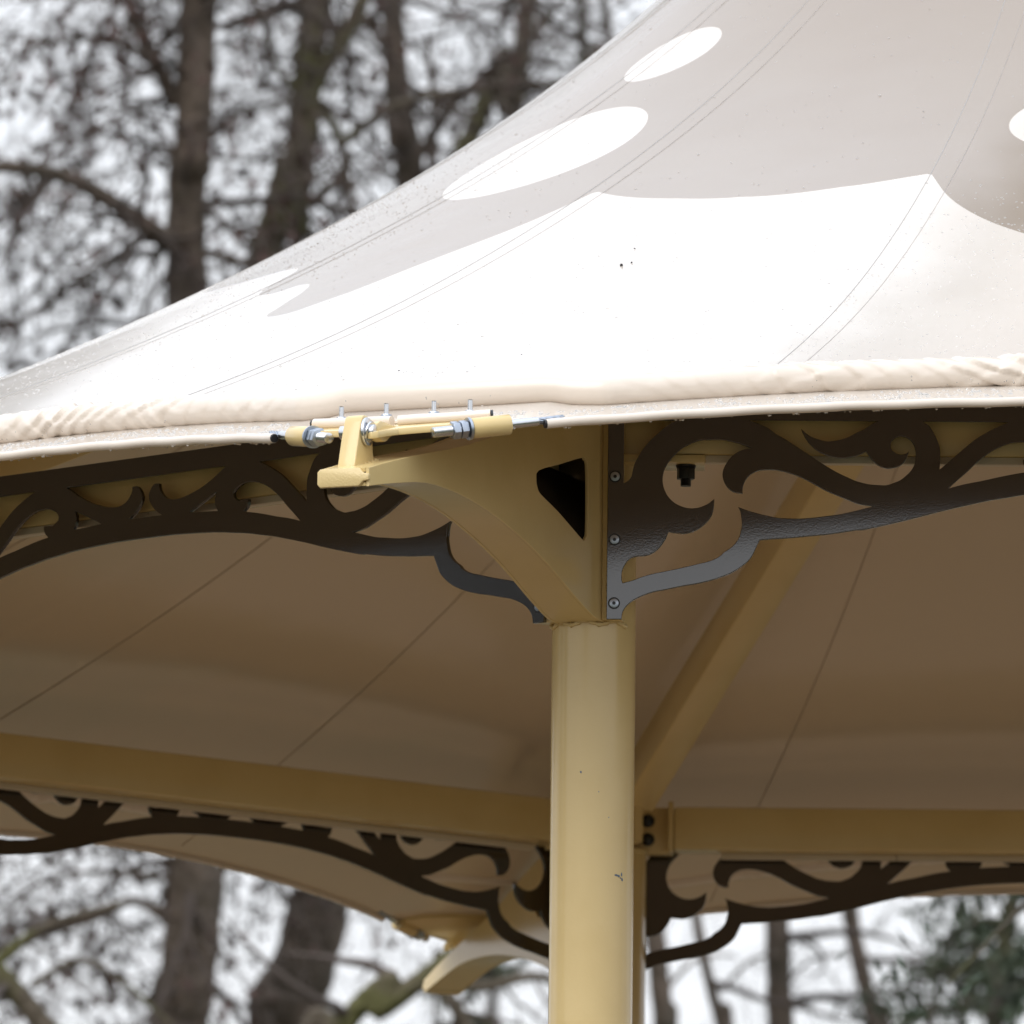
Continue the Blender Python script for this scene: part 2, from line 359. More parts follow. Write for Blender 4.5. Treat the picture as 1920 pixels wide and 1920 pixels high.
for i in range(4600):                                   # thick along the left shoulder and on the right
    ph = math.radians(rd.uniform(-168, -137) if i % 3 else rd.uniform(-103, -82)); Re = float(np.interp(ph, PH, RR)); r = Re*(rd.uniform(.42, .95) if i % 3 else rd.uniform(.55, .93))
    add_drop(surf(ph, r=r), surf_n(ph, r), rd.uniform(.001, .0027))
for i in range(4200):                                   # dense on the flap below the roll
    ph = math.radians(rd.uniform(-160, -84)); Re = float(np.interp(ph, PH, RR)); r = Re-rd.uniform(.008, .125)
    if math.sin(ph*150)+math.sin(ph*61+r*40) < rd.uniform(-1.5, 1.2): continue
    add_drop(surf(ph, r=r), surf_n(ph, r), rd.uniform(.0014, .0042)*(1.4 if rd.random() < .08 else 1))
for i in range(len(BD)*3):                              # hanging under the pocket and the roll
    p = BD[rd.randrange(len(BD))]; 
    if not -.06 < p[4]: continue
    add_drop(Vector((p[0]+rd.uniform(-.01, .01), p[1]+rd.uniform(-.004, .004), Z0+p[2]-.0115)), Vector((0, 0, -1)), rd.uniform(.0014, .003), .8)
for i in range(1500):
    x, y, dist, sg, k = path[rd.randrange(len(path))]
    ox, oy = x-CEN.x, y-CEN.y; ol = math.hypot(ox, oy); c0 = surf(math.atan2(oy, ox), r=ol); nn = Vector((ox/ol, oy/ol, 0)); a = rd.uniform(-.95, -.2)
    nv = nn*math.cos(a)+Vector((0, 0, 1))*math.sin(a)
    add_drop(c0+Vector((0, 0, .021))+nv*.0285, nv, rd.uniform(.001, .0022))
me = bpy.data.meshes.new('water_drops'); me.from_pydata(drop_v, [], drop_f); me.shade_smooth()
M['water'] = mat('rain_water', (.95, .93, .9), .02, ior=1.33); M['water'].node_tree.nodes['Principled BSDF'].inputs['Transmission Weight'].default_value = .7
dr = link('water_drops', me, roof, M['water']); dr['kind'] = 'stuff'
# dirt specks on the cloth
for (a, r, sz) in ((-114.66, 2.362, .0085), (-114.3, 2.349, .0045), (-115.29, 2.252, .0035), (-111.8, 3.116, .003), (-115.9, 3.153, .0025)):
    q = surf(math.radians(a), r=r); q.z += .002
    bm = bmesh.new(); bmesh.ops.create_icosphere(bm, subdivisions=1, radius=sz, matrix=Matrix.Translation(q) @ Matrix.Rotation(a, 4, 'Z') @ Matrix.Diagonal((1, .4, .35, 1)))
    bm_obj('leaf_speck', bm, M['black'], roof)
# ---- mast and finial (above the picture)
bm = bmesh.new(); add_tube(bm, [(CEN.x, CEN.y, Z0+1.2), (CEN.x, CEN.y, Z0+2.92)], .06, 20)
bm_obj('king_post', bm, M['cream'], pav, True, 40)
bm = bmesh.new(); add_tube(bm, [(CEN.x, CEN.y, Z0+z) for z in (2.5, 2.62, 2.75, 2.9, 3.05, 3.15, 3.22)], [.2, .19, .15, .09, .06, .07, .01], 24)
bm_obj('finial', bm, M['roll'], pav, True)
# ------------------------------------------------------------------ columns
col_proto = None
for k in range(8):
    if col_proto is None:
        bm = bmesh.new(); add_tube(bm, [(-.029, 0, -Z0), (-.029, 0, .088)], .0745, 48)
        col_proto = bm_obj('column', bm, M['cream'], pav, True, 40)
        bm = bmesh.new(); add_tube(bm, [(-.029, 0, .087), (-.029, 0, .0965)], .0785, 48); bevel_all(bm, .002)
        bm_obj('cap_plate', bm, M['cream'], col_proto, True, 40)
        bm = bmesh.new(); add_tube(bm, [(-.029+.0755*math.cos(a), .0755*math.sin(a), -.198+.004*math.sin(a*9)-.004) for a in [(-1.25+2.5*i/40) for i in range(41)]], [.004+.0016*math.sin(i*2.3) for i in range(41)], 8)
        bm_obj('weld_bead', bm, M['weld'], col_proto, True)
        bm = bmesh.new()
        for s_ in (-1, 1): add_prism(bm, [(.05, .0452), (.0535, .0575), (.0445, .081), (.006, .071), (0, .0452)], -.2, .196, lambda u, v, z, s_=s_: (u, v*s_, z))
        bevel_all(bm, .0015); bm_obj('mounting_flange', bm, M['cream'], col_proto)
        bm = bmesh.new(); add_box(bm, (-.034, -.034, -Z0+.0), (-.024, -.024, -Z0+.001)); bm.free()
        bm = bmesh.new(); add_tube(bm, [(-.029, 0, -Z0+.006), (-.029, 0, -Z0+.03)], .15, 40); bevel_all(bm, .003); bm_obj('base_plate', bm, M['cream'], col_proto, True, 40)
        c_ = col_proto
    else: c_ = copy_tree(col_proto, pav)
    c_.matrix_local = at_vertex(k)
M['scuff'] = mat('bare_primer', (.16, .2, .25), .6)
inv0 = at_vertex(0).inverted()
for (dx, z, sx, sz) in ((.044, -.652, .0045, .0016), (.0485, -.653, .003, .0022), (.0535, -.650, .0018, .0035), (.0545, -.6585, .0022, .003), (.0515, -.656, .0016, .0014), (-.02, -.47, .0016, .0022), (.012, -.505, .0009, .0012), (.03, -.55, .001, .001)):
    a_ = math.asin(dx/.0745); p_ = inv0 @ Vector((.0105+.0746*math.sin(a_), .027-.0746*math.cos(a_), Z0+z))
    bm = bmesh.new(); bmesh.ops.create_icosphere(bm, subdivisions=2, radius=1, matrix=Matrix.Translation(p_) @ Matrix.Rotation(-math.atan2(outdir(0).y, outdir(0).x)+a_, 4, 'Z') @ Matrix.Diagonal((sx, .0004, sz, 1)))
    for v in bm.verts: v.co += Vector((R.uniform(-1, 1)*sx*.25, 0, R.uniform(-1, 1)*sz*.25))
    bm_obj('paint_chip', bm, M['scuff'], col_proto)
# ------------------------------------------------------------------ bracket arms
def arm_proto():
    top = [(1.126, -.0865), (1.013, -.057), (.871, -.024), (.727, .008), (.581, .047), (.45, .088), (.3, .128), (.15, .16), (.03, .185)]
    low = [(1.124, -.118), (1.012, -.097), (.870, -.0755), (.725, -.0725), (.577, -.0835), (.427, -.108), (.30, -.138), (.172, -.1765), (.085, -.199), (.03, -.2025)]
    tp = smooth_poly(top, False, 3); lp = smooth_poly(low, False, 3)
    hole_px = [(0.3535, 0.0226), (0.2518, 0.049), (0.1492, 0.0758), (0.1324, 0.074), (0.1221, 0.0669), (0.1187, 0.0126), (0.1192, -0.0496), (0.1255, -0.0629), (0.1354, -0.0693), (0.1556, -0.0659), (0.2629, -0.0356), (0.3425, -0.0176), (0.3586, -0.0077), (0.3641, 0.0038)]
    hole = smooth_poly(hole_px, True, 3, 60)
    outer = tp+lp[::-1]
    root = None
    bm = bmesh.new(); q = 0
    me = plate_mesh('side_plate', outer, [hole], .006, .0012)
    bx = bmesh.new(); bx.from_mesh(me)                    # right cheek
    for v in bx.verts: v.co.y += .042
    b2 = bmesh.new(); b2.from_mesh(me)
    for v in b2.verts: v.co.y -= .042
    m2 = bpy.data.meshes.new('t'); b2.to_mesh(m2); bx.from_mesh(m2)
    def flange(pts, off):
        for (a, b) in zip(pts, pts[1:]):
            pass
        va = []
        for i, (x, z) in enumerate(pts):
            x0, z0 = pts[max(i-1, 0)]; x1, z1 = pts[min(i+1, len(pts)-1)]; t = Vector((x1-x0, z1-z0)).normalized(); nn = Vector((-t.y, t.x))*off
            va.append([bx.verts.new((x, y, z)) for y in (-.0385, .0385)]+[bx.verts.new((x+nn.x, y, z+nn.y)) for y in (.0385, -.0385)])
        for a, b in zip(va, va[1:]):
            for i in range(4): bx.faces.new((a[i], a[(i+1) % 4], b[(i+1) % 4], b[i]))
        bx.faces.new(va[0]); bx.faces.new(va[-1][::-1])
    eps = .0008
    flange([(x, z-eps) for x, z in tp], .006); flange([(x, z+eps) for x, z in lp], -.006)
    root = bm_obj('bracket_arm', bx, M['cream'], pav, True, 32)
    # end cap, chipped corners
    bm = bmesh.new(); poly = [(-.0475, -.1125), (-.0425, -.118), (.028, -.118), (.036, -.1095), (.046, -.108), (.046, -.097), (.036, -.0955), (.028, -.0865), (-.0425, -.0865), (-.0475, -.0915)]
    add_prism(bm, poly, 1.121, 1.131, lambda u, v, w_: (w_, u, v)); bevel_all(bm, .0015, 2)
    bm_obj('end_cap', bm, M['weld'], root, True, 40)
    bm = bmesh.new(); add_box(bm, (1.10, -.038, -.113), (1.1195, .0384, -.091)); bm_obj('recess_shade_block', bm, M['hole_shade'], root)  # black box painted in for the shaded hollow behind the end cap
    # lug for the corner pin
    bm = bmesh.new(); poly = smooth_poly([(.985, -.066), (.992, -.058), (1.0, -.04), (1.004, -.01), (1.012, .010), (1.028, .019), (1.046, .016), (1.054, .004), (1.067, -.03), (1.083, -.082), (.985, -.06)], True, 2, 50)
    add_prism(bm, poly, -.032, 0, lambda u, v, w_: (u, w_, v)); bevel_all(bm, .0025, 2); lug = bm_obj('lug', bm, M['cream'], root, True, 35)
    bm = bmesh.new(); add_tube(bm, [(1.08+.002*math.sin(i), -.0345, -.083) if False else (.99+.095*i/20, .0025, -.054-.03*i/20) for i in range(21)], [.0045+.0014*math.sin(i*2.1) for i in range(21)], 8)
    bm_obj('weld_bead', bm, M['weld'], root, True)
    # pin with washer and head
    pc = (1.036, -.010); bm = bmesh.new()
    add_tube(bm, [(pc[0], -.045, pc[1]), (pc[0], .0185, pc[1])], .012, 24); bevel_all(bm, .0012); bm_obj('pin', bm, M['steel'], root, True, 35)
    bm = bmesh.new(); add_tube(bm, [(pc[0], .001, pc[1]), (pc[0], .006, pc[1])], .0245, 30); add_tube(bm, [(pc[0], .0065, pc[1]), (pc[0], .0105, pc[1]-.001)], .0185, 30); bevel_all(bm, .001)
    bm_obj('washer', bm, M['steel'], root, True, 35)
    bm = bmesh.new(); add_box(bm, (.047, -.0375, -.19), (.051, .0375, .16)); add_box(bm, (.052, -.0378, -.10), (.36, -.036, .07)); bm_obj('added_dark_backing', bm, M['brown'], root)  # brown plates added inside the arm so its hole looks dark
    bm = bmesh.new(); add_tube(bm, [(.031+.0012*math.sin(i*1.9), .0475, -.195+.19*i/60) for i in range(61)], [.0042+.0013*math.sin(i*2.7)+.0008*math.sin(i*1.1) for i in range(61)], 8); bm_obj('weld_bead', bm, M['weld'], root, True)
    return root
arm = arm_proto(); arms = [arm]
for k in range(8):
    a = arm if k == 0 else copy_tree(arm, pav)
    a.matrix_local = at_vertex(k)
# ------------------------------------------------------------------ corner plates with cable ends
def hexnut(bm, c, axis, r, h):
    ax = Vector(axis).normalized(); t = ax.orthogonal().normalized(); b = ax.cross(t); c = Vector(c)
    pts = [(math.cos(math.pi/3*i), math.sin(math.pi/3*i)) for i in range(6)]
    add_prism(bm, pts, -h/2, h/2, lambda u, v, w_: c+t*u*r+b*v*r+ax*w_)
def corner_proto():
    half = [(1.045, .012), (1.05, .022), (1.04, .03), (1.01, .032), (.985, .04), (.965, .075), (.945, .125), (.925, .150), (.885, .19), (.862, .188), (.84, .15), (.825, .09), (.82, .0)]
    poly = half+[(x, -y) for x, y in half[::-1][1:]]
    zf = lambda d: -.012+(1.02-d)*.235
    poly = [(d, y) if not (d > .99 and y < .004) else (.985, y*.99 if y < -.02 else -.02) for d, y in poly]
    poly2 = [(1.046, .008), (1.05, .016), (1.042, .026), (1.01, .03), (.985, .04), (.965, .075), (.945, .125), (.925, .150), (.885, .19), (.862, .188), (.84, .15), (.825, .09), (.82, 0), (.825, -.09), (.84, -.15), (.862, -.188), (.885, -.19), (.925, -.15), (.945, -.125), (.965, -.075), (.975, -.045), (.98, .0), (1.0, .006)]
    bm = bmesh.new(); add_prism(bm, poly2, -.006, .006, lambda u, v, w_: (u, v, zf(u)+w_)); bevel_all(bm, .002, 2)
    root = bm_obj('corner_plate', bm, M['cream'], pav, True, 35)
    bm = bmesh.new(); add_prism(bm, smooth_poly([(1.03, -.018), (1.03, .004), (1.012, .0115), (.985, .012), (.95, .0125), (.905, .0185), (.905, .008), (.945, -.001), (.972, -.011), (.995, -.022)], True, 3, 60), .0015, .0195, lambda u, v, w_: (u, w_, v)); bevel_all(bm, .002); bm_obj('fork_eye', bm, M['cream'], root, True, 35)
    for sg in (-1, 1):
        rod = Vector((.969, .095*sg, -.006)); si = Vector((.921, .147*sg, .006)); so_ = Vector((.877, .2*sg, .017)); pk_ = Vector((.831, .247*sg, .0285))
        ax = (si-rod).normalized()
        bm = bmesh.new(); add_tube(bm, [si, so_], .0175, 32); bevel_all(bm, .002); bm_obj('cable_sleeve', bm, M['cream'], root, True, 35)
        bm = bmesh.new(); d0 = (si-rod).length; m_ = 90
        add_tube(bm, [rod+ax*(d0+.01)*i/m_ for i in range(m_+1)], [.0075 if i == 0 else (.0092 if i % 2 else .0083) for i in range(m_+1)], 18); bm_obj('threaded_rod', bm, M['steel'], root, True, 50)
        for dd in (.0295, .0145):
            bm = bmesh.new(); hexnut(bm, si-ax*dd, ax, .0165, .0125); bevel_all(bm, .0012); bm_obj('nut', bm, M['zinc'], root, True, 30)
        bm = bmesh.new(); add_tube(bm, [si-ax*.0065, si-ax*.002], .0195, 28); bm_obj('washer', bm, M['zinc'], root, True, 35)
        bm = bmesh.new(); add_tube(bm, [so_-ax*.004, so_.lerp(pk_, .78)], .0078, 20); bm_obj('swage_stud', bm, M['steel'], root, True, 35)
        bm = bmesh.new()
        for q in range(6):
            a0 = q*math.pi/3; P = []
            t = (pk_-so_).normalized(); u = t.orthogonal().normalized(); v = t.cross(u)
            for i in range(10): P.append(so_.lerp(pk_, .7)+t*.006*i+(u*math.cos(a0+i*.5)+v*math.sin(a0+i*.5))*.0042)
            add_tube(bm, P, .0026, 6)
        bm_obj('wire_rope', bm, M['zinc'], root, True)
        # cover tube over the keder rope, and bolts
        bm = bmesh.new(); P = [(.905, .006*sg, .0285), (.899, .04*sg, .0305), (.889, .09*sg, .032), (.881, .125*sg, .034), (.872, .163*sg, .0365)]
        add_tube(bm, P, .0092, 16); bm_obj('clamp_tube', bm, M['roll'], root, True, 40)
        bm = bmesh.new(); add_tube(bm, [P[-1], (.8705, .1665*sg, .0368)], .0082, 16); bm_obj('tube_plug', bm, M['bolt'], root)
        bm = bmesh.new(); hexnut(bm, (.872, .158*sg, .0), (0, 0, 1), .001, .001); bm.free()
        for (d_, a_) in ((.838, .044), (.858, .119)):
            z = zf(d_)+.0015
            bm = bmesh.new(); add_tube(bm, [(d_, a_*sg, z+i*.0017) for i in range(24)], [.0046 if i % 2 else .0041 for i in range(24)], 12)
            b_ = bm_obj('clamp_bolt', bm, M['steel'], root, True, 50)
            bm = bmesh.new(); hexnut(bm, (d_, a_*sg, z+.0165), (0, 0, 1), .0095, .0075); bevel_all(bm, .0008); bm_obj('nut', bm, M['zinc'], b_, True, 30)
            bm = bmesh.new(); add_tube(bm, [(d_, a_*sg, z+.0095), (d_, a_*sg, z+.012)], .0115, 20); bm_obj('washer', bm, M['zinc'], b_, True, 35)
    bm = bmesh.new(); add_box(bm, (.829, -.15, -.002), (.875, .15, .004), .001, Matrix.Translation((0, 0, 0)))
    for v in bm.verts: v.co.z += zf(v.co.x)+.009
    bm_obj('clamp_bar', bm, M['roll'], root)
    return root
cp = corner_proto()
for k in range(8):
    a = cp if k == 0 else copy_tree(cp, pav)
    a.matrix_local = at_vertex(k)
# ------------------------------------------------------------------ scrollwork panels
FR = {}
FR['H1'] = [(61, 44), (61, 103), (61, 158), (160, 158), (140, 147), (125, 134), (109, 119), (97, 105), (88, 90), (82, 78), (79, 68), (77, 58), (75, 52), (71, 47), (66, 44), (62, 42)]
FR['H2'] = [(283, 158), (299, 152), (317, 144), (332, 133), (348, 124), (365, 113), (377, 105), (390, 97), (400, 90), (414, 81), (430, 71), (445, 63), (460, 56), (474, 50), (489, 46), (500, 44), (515, 43), (528, 43), (540, 47), (552, 52), (562, 60), (571, 69), (577, 80), (579, 91), (579, 103), (576, 115), (570, 124), (562, 129), (553, 131), (544, 128), (537, 122), (535, 113), (537, 107), (544, 101), (553, 98), (562, 100), (567, 104), (566, 98), (562, 89), (556, 81), (547, 76), (532, 73), (520, 75), (512, 79), (503, 87), (497, 95), (491, 103), (480, 97), (465, 93), (451, 91), (436, 92), (421, 96), (406, 103), (394, 113), (385, 124), (379, 135), (376, 143), (384, 136), (394, 129), (408, 124), (421, 121), (436, 122), (449, 125), (462, 130), (477, 138), (488, 143), (499, 151), (510, 157), (514, 158)]
FR['H3'] = [(592, 158), (745, 158), (731, 152), (718, 146), (702, 137), (686, 127), (669, 113), (653, 99), (636, 84), (622, 72), (623, 89), (623, 103), (621, 116), (616, 128), (610, 140), (603, 150)]
FR['H4'] = [(638, 38), (655, 54), (672, 69), (689, 86), (704, 98), (719, 108), (734, 115), (749, 120), (764, 122), (779, 122), (793, 118), (804, 112), (808, 105), (807, 99), (801, 94), (793, 90), (784, 90), (776, 91), (770, 91), (770, 85), (773, 77), (781, 69), (756, 65), (727, 59), (697, 52), (667, 46)]
FR['H5'] = [(920, 81), (885, 97), (851, 112), (855, 102), (855, 92), (853, 84), (848, 77), (885, 79)]
FR['H6'] = [(827, 158), (840, 151), (856, 141), (873, 132), (894, 123), (916, 116), (937, 111), (958, 109), (973, 111), (986, 117), (995, 127), (999, 135), (1000, 142), (1004, 143), (1013, 142), (1021, 134), (1026, 124), (1025, 114), (1018, 103), (1007, 92), (993, 83)]
FR['H7'] = [(62, -136), (60, -130), (60, -118), (63, -108), (69, -98), (77, -91), (89, -88), (101, -87), (113, -83), (124, -75), (132, -65), (138, -55), (142, -44), (154, -46), (168, -47), (183, -44), (197, -37), (209, -27), (218, -15), (222, -1), (223, 16), (213, 8), (201, 2), (189, -1), (177, -1), (165, 2), (153, 8), (143, 17), (136, 28), (132, 40), (131, 52), (133, 64), (138, 76), (145, 86), (155, 97), (168, 108), (184, 116), (200, 121), (218, 122), (235, 122), (253, 119), (271, 114), (288, 108), (279, 106), (267, 102), (255, 94), (247, 85), (240, 73), (237, 61), (239, 49), (245, 38), (254, 30), (263, 27), (273, 26), (273, 34), (275, 43), (280, 53), (288, 61), (300, 67), (312, 69), (327, 69), (341, 67), (356, 63), (371, 58), (386, 51), (401, 43), (415, 35), (430, 28), (445, 22), (460, 16), (475, 10), (489, 7), (505, 5), (490, 1), (467, -5), (445, -10), (423, -13), (401, -16), (379, -18), (357, -18), (336, -17), (315, -13), (298, -9), (281, -4), (265, 2), (269, -6), (271, -18), (272, -30), (270, -42), (267, -53), (261, -63), (252, -72), (240, -80), (233, -87), (217, -95), (194, -101), (166, -108), (139, -114), (115, -119), (95, -125), (80, -131)]
FR['bot'] = [(60, -201), (61, -193), (64, -184), (71, -175), (82, -166), (96, -159), (115, -152), (139, -147), (166, -141), (194, -136), (218, -130), (233, -125), (253, -117), (272, -105), (288, -90), (298, -70), (304, -57), (327, -55), (357, -53), (386, -50), (416, -47), (445, -43), (475, -38), (489, -37), (533, -27), (577, -16), (621, -4), (666, 7), (710, 17), (739, 22), (772, 28), (805, 32), (858, 38), (946, 43), (1000, 44)]
def mm(p): return [(a/1000, b/1000) for a, b in p]
def mir(p, l=L): return [(l-a, b) for a, b in p[::-1]]
holes = []
for nme in ('H1', 'H2', 'H3', 'H4', 'H5', 'H7'):
    h = smooth_poly(mm(FR[nme])); holes += [h, mir(h)]
h6 = smooth_poly(mm(FR['H6']), False); holes.append(h6+mir(h6))
bot = smooth_poly(mm(FR['bot']), False)
outer = [(.0334, .196), (.0334, -.2013)]+bot+mir(bot)+[(L-.0334, -.2013), (L-.0334, .196)]
me_fret = plate_mesh('scrollwork_panel', outer, holes, .008, .0009); me_fret.materials.clear(); me_fret.materials.append(M['brown'])
me_long = me_fret.copy()
LL = (V[2]-V[1]).length
for v in me_long.vertices: v.co.x *= LL/L
bm = bmesh.new(); add_tube(bm, [(0, .001, 0), (0, -.0016, 0)], .0083, 28); bevel_all(bm, .0006)
me_scr = bpy.data.meshes.new('screw'); bm.to_mesh(me_scr); bm.free(); me_scr.shade_smooth(); me_scr.set_sharp_from_angle(angle=.6); me_scr.materials.append(M['zinc'])
bm = bmesh.new(); hexnut(bm, (0, -.0018, 0), (0, 1, 0), .0034, .0012); me_hex = bpy.data.meshes.new('hex_socket'); bm.to_mesh(me_hex); bm.free(); me_hex.materials.append(M['black'])
bm = bmesh.new(); add_tube(bm, [(0, .001, 0), (0, -.0004, 0)], .0108, 28); me_rec = bpy.data.meshes.new('countersink'); bm.to_mesh(me_rec); bm.free(); me_rec.materials.append(M['black'])
for k in range(8):
    mt, l = at_side(k); o = link('scrollwork_panel', me_fret if abs(l-L) < .05 else me_long, pav)
    o.matrix_local = mt @ Matrix.Translation((0, -.076, 0))
    for x in (.0465, l-.0465):
        for z in (.0545, -.0585, -.1725):
            s_ = link('screw', me_scr, o); s_.location = (x, -.0042, z)
            h_ = link('hex_socket', me_hex, s_) if False else None
            rc = link('countersink', me_rec, o); rc.location = (x, -.0042, z)
            hx = link('hex_socket', me_hex, o); hx.location = (x, -.0042, z)
# ------------------------------------------------------------------ ring beams
for k in range(8):
    mt, l = at_side(k); bm = bmesh.new(); s0 = .147
    add_box(bm, (s0, -.05, .0995), (l-s0, .05, .1965), .006); bo = bm_obj('ring_beam', bm, M['cream'], pav, True, 40); bo.matrix_local = mt
    for e, sg in ((0, 1), (l, -1)):
        vk = k if e == 0 else (k-1) % 8
        bm = bmesh.new(); x0, x1 = sorted((e+sg*.134, e+sg*.1465)); add_box(bm, (x0, -.057, .094), (x1, .057, .208), .002); bm_obj('end_plate', bm, M['cream'], bo, True, 40)
        x0, x1 = sorted((e+sg*.02, e+sg*.135)); bm = bmesh.new(); add_box(bm, (x0, -.03, .092), (x1, .014, .199), .002); bm_obj('fin_plate', bm, M['cream'], bo, True, 40)
        if vk % 2:
            for z in (.125, .168):
                bm = bmesh.new(); bmesh.ops.create_uvsphere(bm, u_segments=16, v_segments=8, radius=.0155, matrix=Matrix.Translation((e+sg*.088, .014, z)) @ Matrix.Diagonal((1, .7, 1, 1))); bm_obj('bolt', bm, M['bolt'], bo, True)
        else:
            x0, x1 = sorted((e+sg*.04, e+sg*.2055)); bm = bmesh.new(); add_box(bm, (x0, -.052, .0855), (x1, .05, .0993), .0015); bm_obj('seat_plate', bm, M['cream'], bo, True, 40)
            cx_ = e+sg*.172; cy_ = -.018
            bm = bmesh.new(); add_tube(bm, [(cx_, cy_, .0855), (cx_, cy_, .081)], .0178, 24); bm_obj('washer', bm, M['black'], bo, True, 35)
            bm = bmesh.new(); hexnut(bm, (cx_, cy_, .0705), (0, 0, 1), .0168, .021); bevel_all(bm, .001); bm_obj('nut', bm, M['black'], bo, True, 30)
            bm = bmesh.new(); add_tube(bm, [(cx_, cy_, .062-i*.0013) for i in range(12)], [.0098 if i % 2 else .0088 for i in range(12)], 16); bm_obj('bolt', bm, M['black'], bo, True, 50)
    # light strips under the beam
    x = .2075; rs = random.Random(k)
    while x < l-.2075-.05:
        x2 = min(x+.40, l-.2075); bm = bmesh.new(); add_box(bm, (x, -.046, .0865), (x2, -.022, .0993), .001); bm_obj('light_strip', bm, M['strip'], bo, True, 40); x = x2+.0015
# ------------------------------------------------------------------ rafters
for k in (1, 3, 5, 7):
    d = (CEN-V[k]); dl = d.length; bm = bmesh.new()
    sl = math.atan(.44); m_ = Matrix.Translation((V[k].x, V[k].y, Z0+.09)) @ Matrix.Rotation(math.atan2(d.y, d.x), 4, 'Z') @ Matrix.Rotation(-sl, 4, 'Y')
    add_box(bm, (.20, -.04, 0), ((dl-.1)/math.cos(sl), .04, .085), .004)
    o = bm_obj('rafter', bm, M['cream'], pav, True, 40); o.matrix_local = m_
    bm = bmesh.new(); add_box(bm, (-.075, -.048, .2), (.17, .048, .212), .002); add_box(bm, (.06, -.01, .1), (.2, .01, .2)); pl = bm_obj('foot_plate', bm, M['cream'], pav, True, 40)
    pl.matrix_local = Matrix.Translation((V[k].x, V[k].y, Z0)) @ Matrix.Rotation(math.atan2(d.y, d.x), 4, 'Z')
# ------------------------------------------------------------------ trees
def at(px, py, Y):
    """point on the view ray of a photo pixel at distance Y from the camera"""
    d = FW+RT*(px-960)/F_PX-UP*(py-960)/F_PX; return Vector(CAM+d*Y)
class Limbs:
    def __init__(s): s.v = []; s.f = []
    def tube(s, pts, rad, n):
        base = len(s.v); k = len(pts); ref = None
        for i, p in enumerate(pts):
            t = (pts[min(i+1, k-1)]-pts[max(i-1, 0)]).normalized()
            if ref is None: ref = t.orthogonal().normalized()
            ref = ref-t*ref.dot(t); ref = ref.normalized() if ref.length > 1e-6 else t.orthogonal().normalized(); b = t.cross(ref)
            for j in range(n): s.v.append(p+(ref*math.cos(2*math.pi*j/n)+b*math.sin(2*math.pi*j/n))*rad[i])
        for i in range(k-1):
            for j in range(n): s.f.append((base+i*n+j, base+i*n+(j+1) % n, base+(i+1)*n+(j+1) % n, base+(i+1)*n+j))
    def build(s, name, m, parent):
        me = bpy.data.meshes.new(name); me.from_pydata(s.v, [], s.f); me.shade_smooth(); return link(name, me, parent, m)
class Leaves:
    def __init__(s): s.v = []; s.f = []
    def leaf(s, p, size, rng, droop=.5, nw=1.):
        a = Vector((rng.gauss(0, 1), rng.gauss(0, 1), rng.gauss(0, 1)-droop)).normalized(); b = a.orthogonal().normalized()
        b = Matrix.Rotation(rng.uniform(0, 6.28), 3, a) @ b; c_ = a.cross(b); i = len(s.v); wd = size*rng.uniform(.3, .5)*nw
        s.v += [p, p+a*size*.5+b*wd+c_*wd*.4, p+a*size, p+a*size*.5-b*wd+c_*wd*.4]; s.f += [(i, i+1, i+2), (i, i+2, i+3)]
    build = Limbs.build
def spline(P, sub=6):
    out = []
    for i in range(len(P)-1):
        p0 = P[max(i-1, 0)]; p1 = P[i]; p2 = P[i+1]; p3 = P[min(i+2, len(P)-1)]
        for k in range(sub):
            t = k/sub; out.append(.5*(2*p1+(p2-p0)*t+(2*p0-5*p1+4*p2-p3)*t*t+(3*p1-p0-3*p2+p3)*t**3))
    return out+[P[-1]]
def grow(lb, lv, p, d, length, rad, depth, rng, droop=.0, leafy=0., dens=1., lsize=.09):
    n = max(4, int(length/.14)); pts = [p]; cur = p; dd = d.normalized()
    for i in range(n):
        dd = (dd+Vector((rng.gauss(0, .17), rng.gauss(0, .17), rng.gauss(0, .15)-droop*.06))).normalized(); cur = cur+dd*(length/n); pts.append(cur)
    lb.tube(pts, [rad*(1-.8*i/n) for i in range(n+1)], 6 if rad > .015 else 4 if rad > .006 else 3)
    if depth > 0:
        kids = max(2, int((length/.13)*dens))
        for q in range(kids):
            i = rng.randrange(max(1, n//6), n+1); t = (pts[i]-pts[i-1]).normalized(); ax = t.orthogonal().normalized(); ax = Matrix.Rotation(rng.uniform(0, 6.28), 3, t) @ ax
            nd = (t*rng.uniform(.3, 1)+ax*rng.uniform(.5, 1)+Vector((0, 0, .15-droop*.5))).normalized()
            grow(lb, lv, pts[i], nd, length*rng.uniform(.28, .55), max(.003, rad*(1-.75*i/n)*rng.uniform(.35, .6)), depth-1, rng, droop, leafy, dens, lsize)
    if lv is not None and leafy and depth <= 1:
        for q in range(int(leafy*n*rng.uniform(.3, 1.7))):
            i = rng.randrange(1, n+1); lv.leaf(pts[i]+Vector((rng.gauss(0, .02), rng.gauss(0, .02), -.02)), lsize*rng.uniform(.6, 1.3), rng)
